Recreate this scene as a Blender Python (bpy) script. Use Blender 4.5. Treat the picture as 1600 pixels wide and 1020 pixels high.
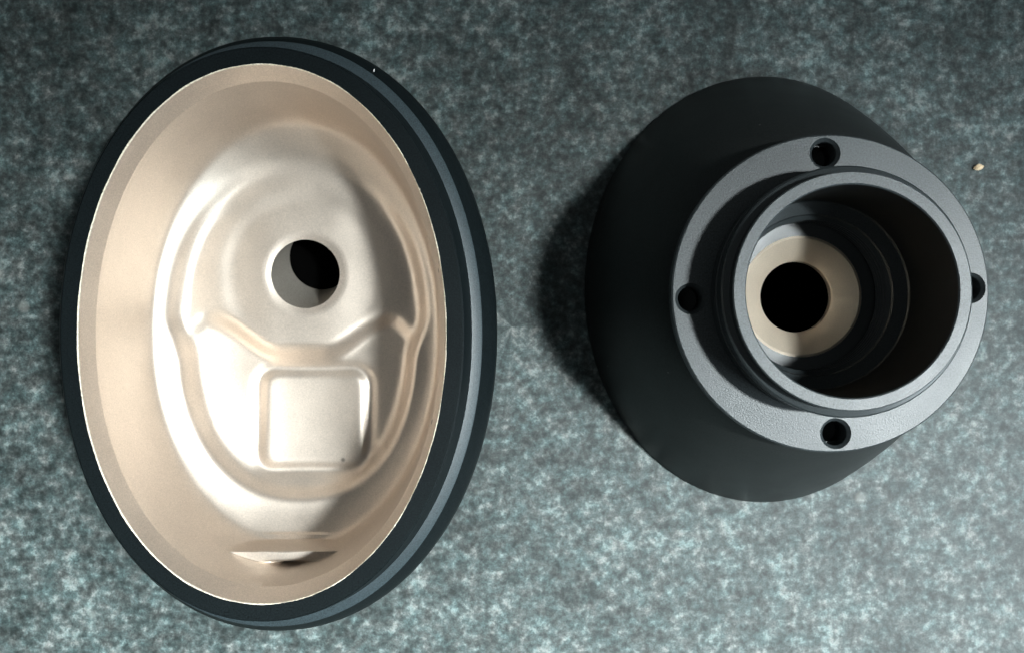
import bpy, bmesh, math, random
import numpy as np
from mathutils import Vector

MM = 0.001
PI = math.pi
scene = bpy.context.scene
for o in list(bpy.data.objects):
    bpy.data.objects.remove(o)

# ------------------------------------------------------------------ camera
cam_data = bpy.data.cameras.new('camera')
cam = bpy.data.objects.new('camera', cam_data)
scene.collection.objects.link(cam)
cam.location = (0, 0, 185 * MM)
cam.rotation_euler = (0, 0, 0)
cam_data.sensor_width = 36.0
cam_data.lens = 36.0 * 1450 / 1600
cam_data.clip_start = 0.005
cam_data.clip_end = 20
cam_data.dof.use_dof = True
cam_data.dof.focus_distance = 0.1425
cam_data.dof.aperture_fstop = 40.0
scene.camera = cam

# ------------------------------------------------------------------ world + lamps (indoors)
world = bpy.data.worlds.new('World')
scene.world = world
world.use_nodes = True
bg = world.node_tree.nodes['Background']
bg.inputs['Color'].default_value = (0.80, 0.90, 0.92, 1)
bg.inputs['Strength'].default_value = 0.15


def aim(o, target):
    d = Vector(target) - o.location
    o.rotation_euler = d.to_track_quat('-Z', 'Y').to_euler()


# key: lamp to the right, high up; its soft cone edge stands in for a shadow at upper left
kd = bpy.data.lights.new('key_lamp', 'SPOT')
kd.energy = 2400.0
kd.color = (0.90, 0.975, 0.985)
kd.spot_size = math.radians(9.4)
kd.spot_blend = 1.0
kd.shadow_soft_size = 0.18
key = bpy.data.objects.new('key_lamp', kd)
scene.collection.objects.link(key)
key.location = (0.93, -0.21, 1.76)
aim(key, (-0.040, -0.200, 0.0))

# soft window light from the near edge of the counter
wd = bpy.data.lights.new('window_light', 'AREA')
wd.shape = 'RECTANGLE'
wd.spread = math.radians(110)
wd.size = 0.20
wd.size_y = 0.14
wd.energy = 0.6
wd.color = (0.80, 0.94, 1.0)
win = bpy.data.objects.new('window_light', wd)
scene.collection.objects.link(win)
win.location = (0.34, -0.12, 0.26)
aim(win, (0.14, 0.05, 0.0))

scene.view_settings.view_transform = 'Standard'
scene.view_settings.look = 'None'
scene.view_settings.exposure = 0.0
scene.view_settings.gamma = 1.0
scene.view_settings.use_curve_mapping = False
scene.render.engine = 'CYCLES'


# ------------------------------------------------------------------ materials
def new_mat(name):
    m = bpy.data.materials.new(name)
    m.use_nodes = True
    nt = m.node_tree
    return m, nt, nt.nodes['Principled BSDF']


def noise(nt, scale, detail=4, rough=0.6, coord=None, dist=0.0):
    n = nt.nodes.new('ShaderNodeTexNoise')
    n.inputs['Scale'].default_value = scale
    n.inputs['Detail'].default_value = detail
    n.inputs['Roughness'].default_value = rough
    n.inputs['Distortion'].default_value = dist
    if coord is None:
        coord = nt.nodes.new('ShaderNodeTexCoord').outputs['Object']
    nt.links.new(coord, n.inputs['Vector'])
    return n


def ramp(nt, src, stops):
    r = nt.nodes.new('ShaderNodeValToRGB')
    el = r.color_ramp.elements
    while len(el) < len(stops):
        el.new(0.5)
    for e, (p, c) in zip(el, stops):
        e.position = p
        e.color = (c[0], c[1], c[2], 1) if not isinstance(c, float) else (c, c, c, 1)
    nt.links.new(src, r.inputs['Fac'])
    return r


def mixc(nt, fac, a, b, mode='MIX'):
    m = nt.nodes.new('ShaderNodeMix')
    m.data_type = 'RGBA'
    m.blend_type = mode
    for sock, val in ((m.inputs[0], fac), (m.inputs[6], a), (m.inputs[7], b)):
        if hasattr(val, 'links'):
            nt.links.new(val, sock)
        elif isinstance(val, (int, float)):
            sock.default_value = val
        else:
            sock.default_value = (*val, 1)
    return m.outputs[2]


def bump(nt, bsdf, height, strength, dist):
    b = nt.nodes.new('ShaderNodeBump')
    b.inputs['Strength'].default_value = strength
    b.inputs['Distance'].default_value = dist
    nt.links.new(height, b.inputs['Height'])
    nt.links.new(b.outputs['Normal'], bsdf.inputs['Normal'])


def metal(name, colour, roughness, metallic, grain=9000, grain_amt=0.25, bump_s=0.15, spec=0.5, bump_d=0.00006, specks=0):
    m, nt, b = new_mat(name)
    co = nt.nodes.new('ShaderNodeTexCoord').outputs['Object']
    n1 = noise(nt, grain, 2, 0.7, co)
    n2 = noise(nt, 120, 5, 0.6, co)
    lo = tuple(c * (1 - grain_amt) for c in colour)
    hi = tuple(min(1, c * (1 + grain_amt)) for c in colour)
    c1 = ramp(nt, n1.outputs['Fac'], [(0.3, lo), (0.7, hi)])
    c2 = ramp(nt, n2.outputs['Fac'], [(0.3, (0.93, 0.925, 0.92)), (0.7, (1.03, 1.025, 1.02))])
    c = mixc(nt, 1.0, c1.outputs['Color'], c2.outputs['Color'], 'MULTIPLY')
    if specks:
        # sparse dust (pale) or pits (dark): only some of the cells carry one
        vo = nt.nodes.new('ShaderNodeTexVoronoi')
        vo.inputs['Scale'].default_value = abs(specks)
        nt.links.new(co, vo.inputs['Vector'])
        dot = ramp(nt, vo.outputs['Distance'], [(0.03, 1.0), (0.06, 0.0)])
        sx = nt.nodes.new('ShaderNodeSeparateColor')
        nt.links.new(vo.outputs['Color'], sx.inputs[0])
        pick = ramp(nt, sx.outputs[0], [(0.60, 0.0), (0.85, 1.0)])
        mk = mixc(nt, 1.0, dot.outputs['Color'], pick.outputs['Color'], 'MULTIPLY')
        c = mixc(nt, mk, c, (0.16, 0.16, 0.15) if specks > 0 else tuple(v * 0.35 for v in colour))
    nt.links.new(c, b.inputs['Base Color'])
    r = ramp(nt, n2.outputs['Fac'], [(0.3, roughness - 0.02), (0.7, roughness + 0.03)])
    nt.links.new(r.outputs['Color'], b.inputs['Roughness'])
    b.inputs['Metallic'].default_value = metallic
    b.inputs['Specular IOR Level'].default_value = spec
    if bump_s:
        bump(nt, b, n1.outputs['Fac'], bump_s, bump_d)
    return m


M_lining = metal('champagne_satin_metal', (0.63, 0.55, 0.478), 0.45, 0.90, 4200, 0.13, 0.22, specks=-110)
M_edge = metal('bare_metal_edge', (0.80, 0.71, 0.58), 0.5, 0.3, 2500, 0.3, 0.3)
M_black = metal('black_anodised', (0.0050, 0.0074, 0.0082), 0.45, 0.0, 4000, 0.6, 0.4, 0.07)
M_ledge = metal('black_anodised_lit', (0.026, 0.037, 0.042), 0.42, 0.0, 5000, 0.5, 0.4, 0.3)  # lighter copy of the black: light caught by the shoulder, put into the colour
M_bell = metal('black_satin_bell', (0.017, 0.0185, 0.0185), 0.44, 0.0, 3500, 0.5, 0.4, 0.32, specks=260)
M_flange = metal('blasted_grey_face', (0.039, 0.046, 0.049), 0.40, 0.0, 3600, 0.5, 0.5, 0.42)
M_collar = metal('dark_turned_metal', (0.022, 0.027, 0.029), 0.34, 0.0, 6000, 0.35, 0.2, 0.45)
M_borewall = metal('shaded_collar_bore', (0.008, 0.009, 0.009), 0.5, 0.0, 6000, 0.3, 0.1, 0.15)  # collar metal made darker: shade inside the bore is painted in
M_step = metal('dark_step_metal', (0.026, 0.031, 0.033), 0.38, 0.0, 6000, 0.4, 0.25, 0.25)  # even dark grey for the bore step and screw holes
M_seat = metal('brass_seat', (0.86, 0.74, 0.60), 0.42, 0.6, 8000, 0.1, 0.1)
M_void = metal('bore_depth_shade', (0.0012, 0.0012, 0.0012), 0.9, 0.0, 5000, 0.2, 0.0, 0.0)  # painted darkness: near-black in place of the unlit depth of both bores
M_boregrey = metal('raw_bore_wall', (0.36, 0.33, 0.29), 0.5, 0.5, 6000, 0.3, 0.2)


def counter_mat():
    m, nt, b = new_mat('mottled_laminate')
    co = nt.nodes.new('ShaderNodeTexCoord').outputs['Object']
    big = noise(nt, 60, 3, 0.55, co)
    mid = noise(nt, 290, 7, 0.68, co)
    small = noise(nt, 720, 6, 0.68, co)
    fine = noise(nt, 3200, 2, 0.6, co)
    # weighted sum of the mottles
    def math_node(op, a, c):
        n = nt.nodes.new('ShaderNodeMath')
        n.operation = op
        for s, v in zip(n.inputs, (a, c)):
            if hasattr(v, 'links'):
                nt.links.new(v, s)
            else:
                s.default_value = v
        return n.outputs[0]
    s = math_node('MULTIPLY', mid.outputs['Fac'], 0.40)
    s = math_node('ADD', s, math_node('MULTIPLY', small.outputs['Fac'], 0.42))
    s = math_node('ADD', s, math_node('MULTIPLY', big.outputs['Fac'], 0.18))
    col = ramp(nt, s, [(0.41, (0.009, 0.0130, 0.0130)), (0.47, (0.029, 0.0375, 0.0375)),
                       (0.53, (0.066, 0.080, 0.081)), (0.59, (0.165, 0.184, 0.182))])
    hue = noise(nt, 330, 3, 0.6, co)
    tint = ramp(nt, hue.outputs['Fac'], [(0.35, (0.82, 1.02, 1.01)), (0.65, (1.07, 1.0, 0.96))])
    c = mixc(nt, 1.0, col.outputs['Color'], tint.outputs['Color'], 'MULTIPLY')
    g = ramp(nt, fine.outputs['Fac'], [(0.25, (0.50, 0.55, 0.54)), (0.75, (1.48, 1.43, 1.44))])
    c = mixc(nt, 1.0, c, g.outputs['Color'], 'MULTIPLY')
    # sparse pale flecks
    vo = nt.nodes.new('ShaderNodeTexVoronoi')
    vo.inputs['Scale'].default_value = 62
    nt.links.new(co, vo.inputs['Vector'])
    fl = ramp(nt, vo.outputs['Distance'], [(0.045, 1.0), (0.085, 0.0)])
    c = mixc(nt, math_node('MULTIPLY', fl.outputs['Color'], 0.15), c, (0.50, 0.50, 0.46))
    nt.links.new(c, b.inputs['Base Color'])
    b.inputs['Roughness'].default_value = 0.55
    b.inputs['Specular IOR Level'].default_value = 0.35
    bump(nt, b, small.outputs['Fac'], 0.25, 0.0002)
    return m


M_counter = counter_mat()


# ------------------------------------------------------------------ helpers
def link(o, parent=None):
    scene.collection.objects.link(o)
    if parent is not None:
        o.parent = parent
    return o


def mesh_obj(name, verts, faces, mat, parent=None, smooth=True, normals=None):
    me = bpy.data.meshes.new(name)
    me.from_pydata([tuple(float(c) * MM for c in v) for v in verts], [], faces)
    me.materials.append(mat)
    me.polygons.foreach_set('use_smooth', [smooth] * len(me.polygons))
    me.update()
    if normals is not None:
        me.normals_split_custom_set_from_vertices([tuple(n) for n in normals])
    o = bpy.data.objects.new(name, me)
    return link(o, parent)


def autosmooth(o, angle=32):
    me = o.data
    bm = bmesh.new()
    bm.from_mesh(me)
    bmesh.ops.recalc_face_normals(bm, faces=bm.faces)
    lim = math.radians(angle)
    for e in bm.edges:
        if len(e.link_faces) == 2 and e.calc_face_angle(0) > lim:
            e.smooth = False
    bm.to_mesh(me)
    bm.free()
    me.update()
    return o


def loft(name, rings, mat, parent, seg=192, cap_start=False, cap_end=False, close=False, n=2.0, angle=32):
    """rings: list of (rx, ry, z[, cx, cy]) joined into one surface"""
    vs, fs = [], []
    for r in rings:
        rx, ry, z = r[:3]
        cx, cy = (r[3], r[4]) if len(r) > 3 else (0, 0)
        for i in range(seg):
            a = 2 * PI * i / seg
            c, s = math.cos(a), math.sin(a)
            x = math.copysign(abs(c) ** (2 / n), c) * rx + cx
            y = math.copysign(abs(s) ** (2 / n), s) * ry + cy
            vs.append((x, y, z))
    m = len(rings)
    for k in range(m if close else m - 1):
        a0, b0 = k * seg, ((k + 1) % m) * seg
        for i in range(seg):
            j = (i + 1) % seg
            fs.append((a0 + i, a0 + j, b0 + j, b0 + i))
    if cap_start:
        fs.append(tuple(range(seg))[::-1])
    if cap_end:
        fs.append(tuple((m - 1) * seg + i for i in range(seg)))
    return autosmooth(mesh_obj(name, vs, fs, mat, parent), angle)


def thing(name, label, cat, loc):
    o = bpy.data.objects.new(name, None)
    o.empty_display_size = 0.01
    o.location = (loc[0] * MM, loc[1] * MM, loc[2] * MM)
    o['label'] = label
    o['category'] = cat
    return link(o)


# ------------------------------------------------------------------ countertop
bm = bmesh.new()
bmesh.ops.create_cube(bm, size=1)
for v in bm.verts:
    v.co = Vector((v.co.x * 0.70, v.co.y * 0.56, v.co.z * 0.03 - 0.015))
bmesh.ops.bevel(bm, geom=[e for e in bm.edges], offset=0.004, segments=3, affect='EDGES')
me = bpy.data.meshes.new('countertop')
bm.to_mesh(me)
bm.free()
me.materials.append(M_counter)
counter = link(bpy.data.objects.new('countertop', me))
counter['kind'] = 'structure'

# ------------------------------------------------------------------ oval housing (cavity up)
oval = thing('oval_housing', 'black oval housing lying open side up, champagne metal cavity with bore hole and square pad', 'housing', (-39.1, -1.2, 0))
NS = 2.06                                      # slightly squarish oval
RA, RB, RZ = 28.7, 42.0, 40.0                  # mouth of the cavity
HC = np.array([0.8, 10.9])                     # bore centre
HR = 6.35


def sstep(a, b, x):
    t = np.clip((x - a) / (b - a), 0, 1)
    return t * t * (3 - 2 * t)


def sup(x, y, a, b, n):
    return (np.abs(x / a) ** n + np.abs(y / b) ** n) ** (1 / n)


PADC, PADH, PADR = (2.0, -16.1), (10.3, 9.4), 3.2


def pad_sdf(x, y):
    qx = np.abs(x - PADC[0]) - PADH[0] + PADR
    qy = np.abs(y - PADC[1]) - PADH[1] + PADR
    return np.hypot(np.maximum(qx, 0), np.maximum(qy, 0)) + np.minimum(np.maximum(qx, qy), 0) - PADR


CHORD = -37.2
ZL = 25.6
LIP_S = 0.962


def ledge_z(x, y):
    return ZL + 0.10 * (y - CHORD) - 0.03 * x


def cavity(x, y):
    s = sup(x, y, RA, RB, NS)
    # straight wall with a big fillet at its foot
    s0 = 0.73
    q = np.clip((s - s0) / (LIP_S - s0), 0, 1)
    zbowl = 16.6 + 4.4 * (1 - np.sqrt(np.maximum(1 - q * q * 0.99, 0)))
    zbowl = zbowl + 15.4 * np.clip((s - LIP_S + 0.13) / 0.13, 0, 1) ** 5.5
    zbowl = zbowl - (2.8 * sstep(8, 30, y) + 1.5 * sstep(-8, -28, y)) * sstep(0.93, 0.72, s)
    # milled pocket in the floor: two levels
    sf = sup(x, y - 0.2, 20.9 + 2.3 * sstep(-5, 4, y), 30.0, 2.3)
    si = np.minimum(sup(x, y, 20.2, 28.6, 2.3), 1.3)
    low = 10.4 + 1.6 * si ** 3
    rh = np.hypot(x - HC[0], y - HC[1])
    plate = 13.2 - 0.35 * sstep(7.2, 6.5, rh) + 0.30 * sstep(13.0, 16.5, rh)
    lobe = np.hypot(np.abs(x) - 9.0, y - 10.6)
    plate = plate - 0.25 * sstep(14.0, 11.6, lobe) * sstep(5.0, 13.0, np.abs(x))
    ax = np.abs(x)
    yb = -3.4 + 6.2 * sstep(4.0, 16.5, ax) - 4.0 * sstep(17.0, 22.0, ax)
    w = sstep(-2.5, 1.7, y - yb)
    floor = low + (plate - low) * w
    # square pad with a dished face and a rounded groove round it
    sd = pad_sdf(x, y)
    pad = sstep(0.40, -0.60, sd)
    dish = 0.9 * ((x - PADC[0]) / 10) ** 2 + 0.35 * ((y - PADC[1]) / 10) ** 2
    floor = floor + pad * (-0.15 + dish * 0.6) - 0.95 * np.exp(-(sd / 0.8) ** 2)
    t = np.clip((1.025 - sf) / 0.13, 0, 1)
    k = 1 - (1 - t) ** 2.2
    k = k * sstep(0.0, 0.32, t)
    # end-mill scallops on the left side of the upper pocket
    ang = np.arctan2(y - 8.0, -x)
    band = np.exp(-((sf - 0.90) / 0.035) ** 2) * sstep(0.0, 4.0, y) * sstep(24.0, 18.0, y) * (x < 0)
    floor = floor + 0.06 * np.cos(ang * 110) * band
    z = zbowl + (np.minimum(floor, zbowl) - zbowl) * k
    # flat ledge milled in the end wall, with a dark notch at its back
    cut = sstep(CHORD + 0.30, CHORD - 0.20, y)
    fill = np.maximum(z, ledge_z(x, y))
    fill = fill - 3.2 * np.exp(-(np.abs((x - 0.3) / 3.6)) ** 2.2 - ((y + 39.85) / 0.5) ** 2)
    z = z + (fill - z) * cut
    # steep lip up to the mouth
    lip = 36.0 + (RZ - 0.15 - 36.0) * np.clip((s - LIP_S) / (1 - LIP_S), 0, 1)
    z = np.where(s > LIP_S, np.maximum(lip, np.minimum(z, lip)), z)
    return np.minimum(z, RZ)


def soft_cavity(x, y):
    """the milled form after polishing: edges rounded by about a millimetre, except at lip and end ledge"""
    z = cavity(x, y)
    acc, wsum = z * 1.0, 1.0
    for rr, wt, n in ((0.55, 0.8, 6), (1.1, 0.45, 10)):
        for i in range(n):
            a = 2 * PI * (i + 0.5 * (n > 6)) / n
            acc = acc + wt * cavity(x + rr * math.cos(a), y + rr * math.sin(a))
            wsum += wt
    s = sup(x, y, RA, RB, NS)
    m = sstep(0.90, 0.84, s)
    return z + (acc / wsum - z) * m


NT, NR = 900, 360
th = np.linspace(0, 2 * PI, NT, endpoint=False)
hx, hy = HC[0] + HR * np.cos(th), HC[1] + HR * np.sin(th)
# rim point along each ray from the bore centre
dx, dy = np.cos(th), np.sin(th)
lo, hi = np.zeros(NT), np.full(NT, 90.0)
for _ in range(60):
    md = (lo + hi) / 2
    ins = sup(HC[0] + dx * md, HC[1] + dy * md, RA, RB, NS) < 1
    lo, hi = np.where(ins, md, lo), np.where(ins, hi, md)
rimr = lo
tt = 1 - (1 - np.linspace(0, 1, NR)) ** 1.45
rad = HR + (rimr[None, :] - HR) * tt[:, None]
X = HC[0] + dx[None, :] * rad
Y = HC[1] + dy[None, :] * rad
Z = soft_cavity(X, Y)
e = 0.06
GX = (soft_cavity(X + e, Y) - soft_cavity(X - e, Y)) / (2 * e)
GY = (soft_cavity(X, Y + e) - soft_cavity(X, Y - e)) / (2 * e)
# at the mouth use one-sided inner slope
NRM = np.stack([-GX, -GY, np.ones_like(GX)], -1)
NRM[-2:] = NRM[-4]
NRM /= np.linalg.norm(NRM, axis=-1, keepdims=True)
# rounded mouth of the bore
P = np.stack([X, Y, Z], -1).reshape(-1, 3)
N = NRM.reshape(-1, 3)
cx = 0.5 * (X[:-1] + X[1:])
cy = 0.5 * (Y[:-1] + Y[1:])
region = np.zeros(cx.shape, int)
region[pad_sdf(cx, cy) < 0.3] = 1
region[(cy < CHORD) & (np.abs(soft_cavity(cx, cy) - ledge_z(cx, cy)) < 0.08)] = 2
ii = np.arange(NR - 1)[:, None] * NT + np.arange(NT)[None, :]
jj = np.arange(NR - 1)[:, None] * NT + ((np.arange(NT) + 1) % NT)[None, :]
quads = np.stack([ii, ii + NT, jj + NT, jj], -1)
for rid, nm in ((0, 'cavity_lining'), (1, 'square_pad'), (2, 'end_ledge')):
    q = quads[region == rid]
    if not len(q):
        continue
    used, inv = np.unique(q.reshape(-1), return_inverse=True)
    fq = inv.reshape(-1, 4)
    mesh_obj(nm, P[used], [tuple(int(i) for i in f) for f in fq], M_lining, oval, True, N[used])

# bore: leans towards the far end of the housing
zb = Z[0]
seg = NT // 3
vs, fs = [], []
levels = 8
for k in range(levels + 1):
    f = k / levels
    for i in range(seg):
        a = th[i * 3]
        top = np.array([HC[0] + HR * math.cos(a), HC[1] + HR * math.sin(a), zb[i * 3]])
        bot = np.array([HC[0] + 0.6 + 6.4 * math.cos(a), HC[1] + 4.0 + 6.4 * math.sin(a), 0.9])
        vs.append(top + (bot - top) * f)
for k in range(levels):
    for i in range(seg):
        j = (i + 1) % seg
        fs.append((k * seg + i, k * seg + j, (k + 1) * seg + j, (k + 1) * seg + i))
mesh_obj('bore_wall', vs, fs, M_boregrey, oval)
mesh_obj('bore_dark_disc', [vs[levels * seg + i] for i in range(seg)], [tuple(range(seg))], M_void, oval, False)  # added black disc, stands for the dark space the bore opens into

# bare bright edge round the mouth, a little ragged
random.seed(4)
ES = 720
vs, fs = [], []
for i in range(ES):
    a = 2 * PI * i / ES
    c, s = math.cos(a), math.sin(a)
    ux, uy = math.copysign(abs(c) ** (2 / NS), c), math.copysign(abs(s) ** (2 / NS), s)
    w = 0.15 + 0.04 * random.random() + 0.05 * math.sin(a * 23) * math.sin(a * 7)
    vs += [(ux * RA, uy * RB, RZ - 0.17), (ux * (RA + 0.10), uy * (RB + 0.10), RZ + 0.02),
           (ux * (RA + w), uy * (RB + w), RZ + 0.03), (ux * (RA + w + 0.05), uy * (RB + w + 0.05), RZ - 0.25)]
for i in range(ES):
    j = (i + 1) % ES
    for k in range(3):
        fs.append((i * 4 + k, i * 4 + k + 1, j * 4 + k + 1, j * 4 + k))
mesh_obj('rim_edge', vs, fs, M_edge, oval, False)

# outer shell: flat lip, step, sloped shoulder, flank
A0, B0 = 28.85, 42.15
loft('rim_lip', [(A0, B0, 39.5), (A0, B0, 40.0), (31.35, 44.65, 40.0), (31.6, 44.9, 39.82),
                 (32.2, 45.5, 37.0), (32.62, 45.95, 34.45)], M_black, oval, 288, n=NS, angle=25)
loft('shoulder_step', [(32.62, 45.95, 34.45), (34.05, 47.4, 33.98), (34.25, 47.6, 33.8)], M_ledge, oval, 288, n=NS, angle=40)
loft('outer_flank', [(34.25, 47.6, 33.8), (35.4, 48.65, 32.0), (36.3, 49.4, 30.4), (36.6, 49.75, 29.0), (36.6, 49.75, 26.5),
                     (36.0, 49.2, 19.0), (34.6, 47.8, 10.0), (32.6, 45.8, 2.5), (31.8, 45.0, 0.7), (31.0, 44.2, 0.02)],
     M_black, oval, 288, cap_end=True, n=NS, angle=50)

# ------------------------------------------------------------------ flared housing (mouth down)
FC = (49.75, 5.15)
bell = thing('flared_housing', 'black bell-shaped housing standing mouth down, grey four-hole flange and open collar on top', 'housing', (FC[0], FC[1], 0))
BX, BY, BOX, BOY = 35.3, 42.2, 0.0, 2.2
rings = []
for k in range(25):
    t = k / 24
    f = t ** 0.80
    rings.append((23.6 + (BX - 23.6) * f, 23.6 + (BY - 23.6) * f, 37.2 - 36.6 * t, BOX * f, BOY * f))
rings.append((BX - 0.3, BY - 0.3, 0.15, BOX, BOY))
rings.append((BX - 1.2, BY - 1.2, 0.02, BOX, BOY))
loft('bell_body', rings, M_bell, bell, 256, cap_end=True, angle=50)

FR, FZ = 24.8, 40.0
CR = 18.7                                      # collar radius at the flange
HOLE_R = 2.15
rot = math.radians(2.2)
holes = []
for k in range(4):
    a = rot + k * PI / 2
    holes.append((21.85 * math.cos(a), 21.85 * math.sin(a)))


def circle(r, n, c=(0, 0)):
    return [(c[0] + r * math.cos(2 * PI * i / n), c[1] + r * math.sin(2 * PI * i / n)) for i in range(n)]


# flange face with four real holes
CH = 0.28
bm = bmesh.new()
edges = []
for pts in [circle(FR - 0.25, 192), circle(CR - 0.3, 160)] + [circle(HOLE_R + CH, 40, h) for h in holes]:
    vv = [bm.verts.new((x * MM, y * MM, FZ * MM)) for x, y in pts]
    for i in range(len(vv)):
        edges.append(bm.edges.new((vv[i], vv[(i + 1) % len(vv)])))
bmesh.ops.triangle_fill(bm, use_beauty=True, use_dissolve=False, edges=edges, normal=(0, 0, 1))
# rim of the flange
prev = None
for r, z in ((FR - 0.25, FZ), (FR, FZ - 0.25), (FR, FZ - 2.6), (FR - 0.3, FZ - 2.9), (23.4, FZ - 2.9)):
    cur = [bm.verts.new((x * MM, y * MM, z * MM)) for x, y in circle(r, 192)]
    if prev:
        for i in range(192):
            j = (i + 1) % 192
            bm.faces.new((prev[i], cur[i], cur[j], prev[j]))
    prev = cur
bmesh.ops.remove_doubles(bm, verts=bm.verts, dist=1e-7)
bmesh.ops.recalc_face_normals(bm, faces=bm.faces)
me = bpy.data.meshes.new('flange')
bm.to_mesh(me)
bm.free()
me.materials.append(M_flange)
flange = link(bpy.data.objects.new('flange', me), bell)
flange['label'] = 'flat grey blasted flange with four tapped holes'
for h in holes:
    # chamfer, then a few thread turns going down
    rr = [(HOLE_R + CH, HOLE_R + CH, FZ), (HOLE_R, HOLE_R, FZ - 0.32)]
    z = FZ - 0.32
    for q in range(7):
        rr.append((HOLE_R - 0.22, HOLE_R - 0.22, z - 0.25))
        rr.append((HOLE_R, HOLE_R, z - 0.5))
        z -= 0.5
    rr.append((HOLE_R, HOLE_R, 33.5))
    rr.append((0.01, 0.01, 33.0))
    loft('screw_hole', [(a, b, c, h[0], h[1]) for a, b, c in rr], M_step, flange, 40, angle=20)

# collar: outer band, groove, narrower top ring
loft('collar_wall', [(CR, CR, 39.8), (CR, CR, 43.2), (CR - 0.35, CR - 0.35, 43.4), (CR - 0.35, CR - 0.35, 43.9), (CR, CR, 44.1),
                     (CR, CR, 47.0), (CR - 0.25, CR - 0.25, 47.3), (17.55, 17.55, 47.55), (17.5, 17.5, 49.3)],
     M_collar, bell, 192, angle=25)
loft('collar_ring', [(17.5, 17.5, 49.3), (17.32, 17.32, 49.5), (15.75, 15.75, 49.5), (15.55, 15.55, 49.25)], M_flange, bell, 192, angle=25)
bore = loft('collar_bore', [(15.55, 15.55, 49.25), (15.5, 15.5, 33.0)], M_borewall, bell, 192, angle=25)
loft('bore_step', [(15.5, 15.5, 33.0), (15.3, 15.3, 32.5), (13.4, 13.4, 31.4), (13.2, 13.2, 30.9)], M_step, bore, 192, angle=25)
tr = []
z = 30.9
for q in range(5):
    tr += [(13.2, 13.2, z), (12.55, 12.55, z - 0.45), (12.55, 12.55, z - 0.6), (13.2, 13.2, z - 1.05)]
    z -= 1.1
tr += [(13.0, 13.0, 25.4), (9.9, 9.9, 25.3)]
loft('thread', tr, M_collar, bore, 160, angle=20)
loft('seat_ring', [(10.6, 10.6, 25.25), (9.95, 9.95, 25.45), (6.5, 6.5, 22.6), (6.2, 6.2, 22.2), (6.2, 6.2, 20.8)], M_seat, bell, 128, angle=30)
loft('through_bore', [(6.2, 6.2, 20.8), (7.5, 7.5, 20.0), (7.5, 7.5, 2.0), (0.01, 0.01, 1.5)], M_void, bell, 96)

# ------------------------------------------------------------------ loose bits
def px(x, y, z):
    d = 185 - z
    return ((x - 800) * d / 1450, -(y - 510) * d / 1450, z)


def crumb(name, label, p, size, col, seed):
    rnd = random.Random(seed)
    bm = bmesh.new()
    bmesh.ops.create_icosphere(bm, subdivisions=2, radius=1)
    for v in bm.verts:
        k = 0.8 + 0.4 * rnd.random()
        v.co = Vector((v.co.x * size[0] * k, v.co.y * size[1] * k, v.co.z * size[2] * k)) * MM
    zmin = min(v.co.z for v in bm.verts)
    for v in bm.verts:
        v.co.z -= zmin
    me = bpy.data.meshes.new(name)
    bm.to_mesh(me)
    bm.free()
    me.materials.append(metal(name + '_surface', col, 0.7, 0.0, 3000, 0.3, 0.3))
    o = bpy.data.objects.new(name, me)
    o.location = (p[0] * MM, p[1] * MM, p[2] * MM)
    o.rotation_euler = (0, 0, rnd.random() * 3)
    o['label'] = label
    o['category'] = 'crumb'
    return link(o)


crumb('crumb', 'tiny pale orange crumb on the countertop beside the grey flange', px(1528, 262, 0), (0.55, 1.0, 0.4), (0.75, 0.55, 0.35), 3)

# white lint fibre caught on the flank of the oval housing
vs, fs = [], []
for k in range(9):
    t = k / 8
    c = Vector((t * 0.55 + 0.12 * math.sin(t * 5), 1.3 * t, 0.10 + 0.06 * math.sin(t * 3)))
    for i in range(6):
        a = 2 * PI * i / 6
        vs.append((c.x + 0.09 * math.cos(a), c.y, c.z + 0.09 * math.sin(a)))
for k in range(8):
    for i in range(6):
        j = (i + 1) % 6
        fs.append((k * 6 + i, k * 6 + j, (k + 1) * 6 + j, (k + 1) * 6 + i))
fs += [tuple(range(6))[::-1], tuple(48 + i for i in range(6))]
lint = mesh_obj('lint', vs, fs, metal('lint_fibre', (0.7, 0.7, 0.68), 0.8, 0.0, 3000, 0.2, 0.0), None)
p = px(581, 121, 32.6)
lint.location = (p[0] * MM, p[1] * MM, p[2] * MM)
lint['label'] = 'tiny white lint fibre stuck on the black flank of the oval housing'
lint['category'] = 'lint'
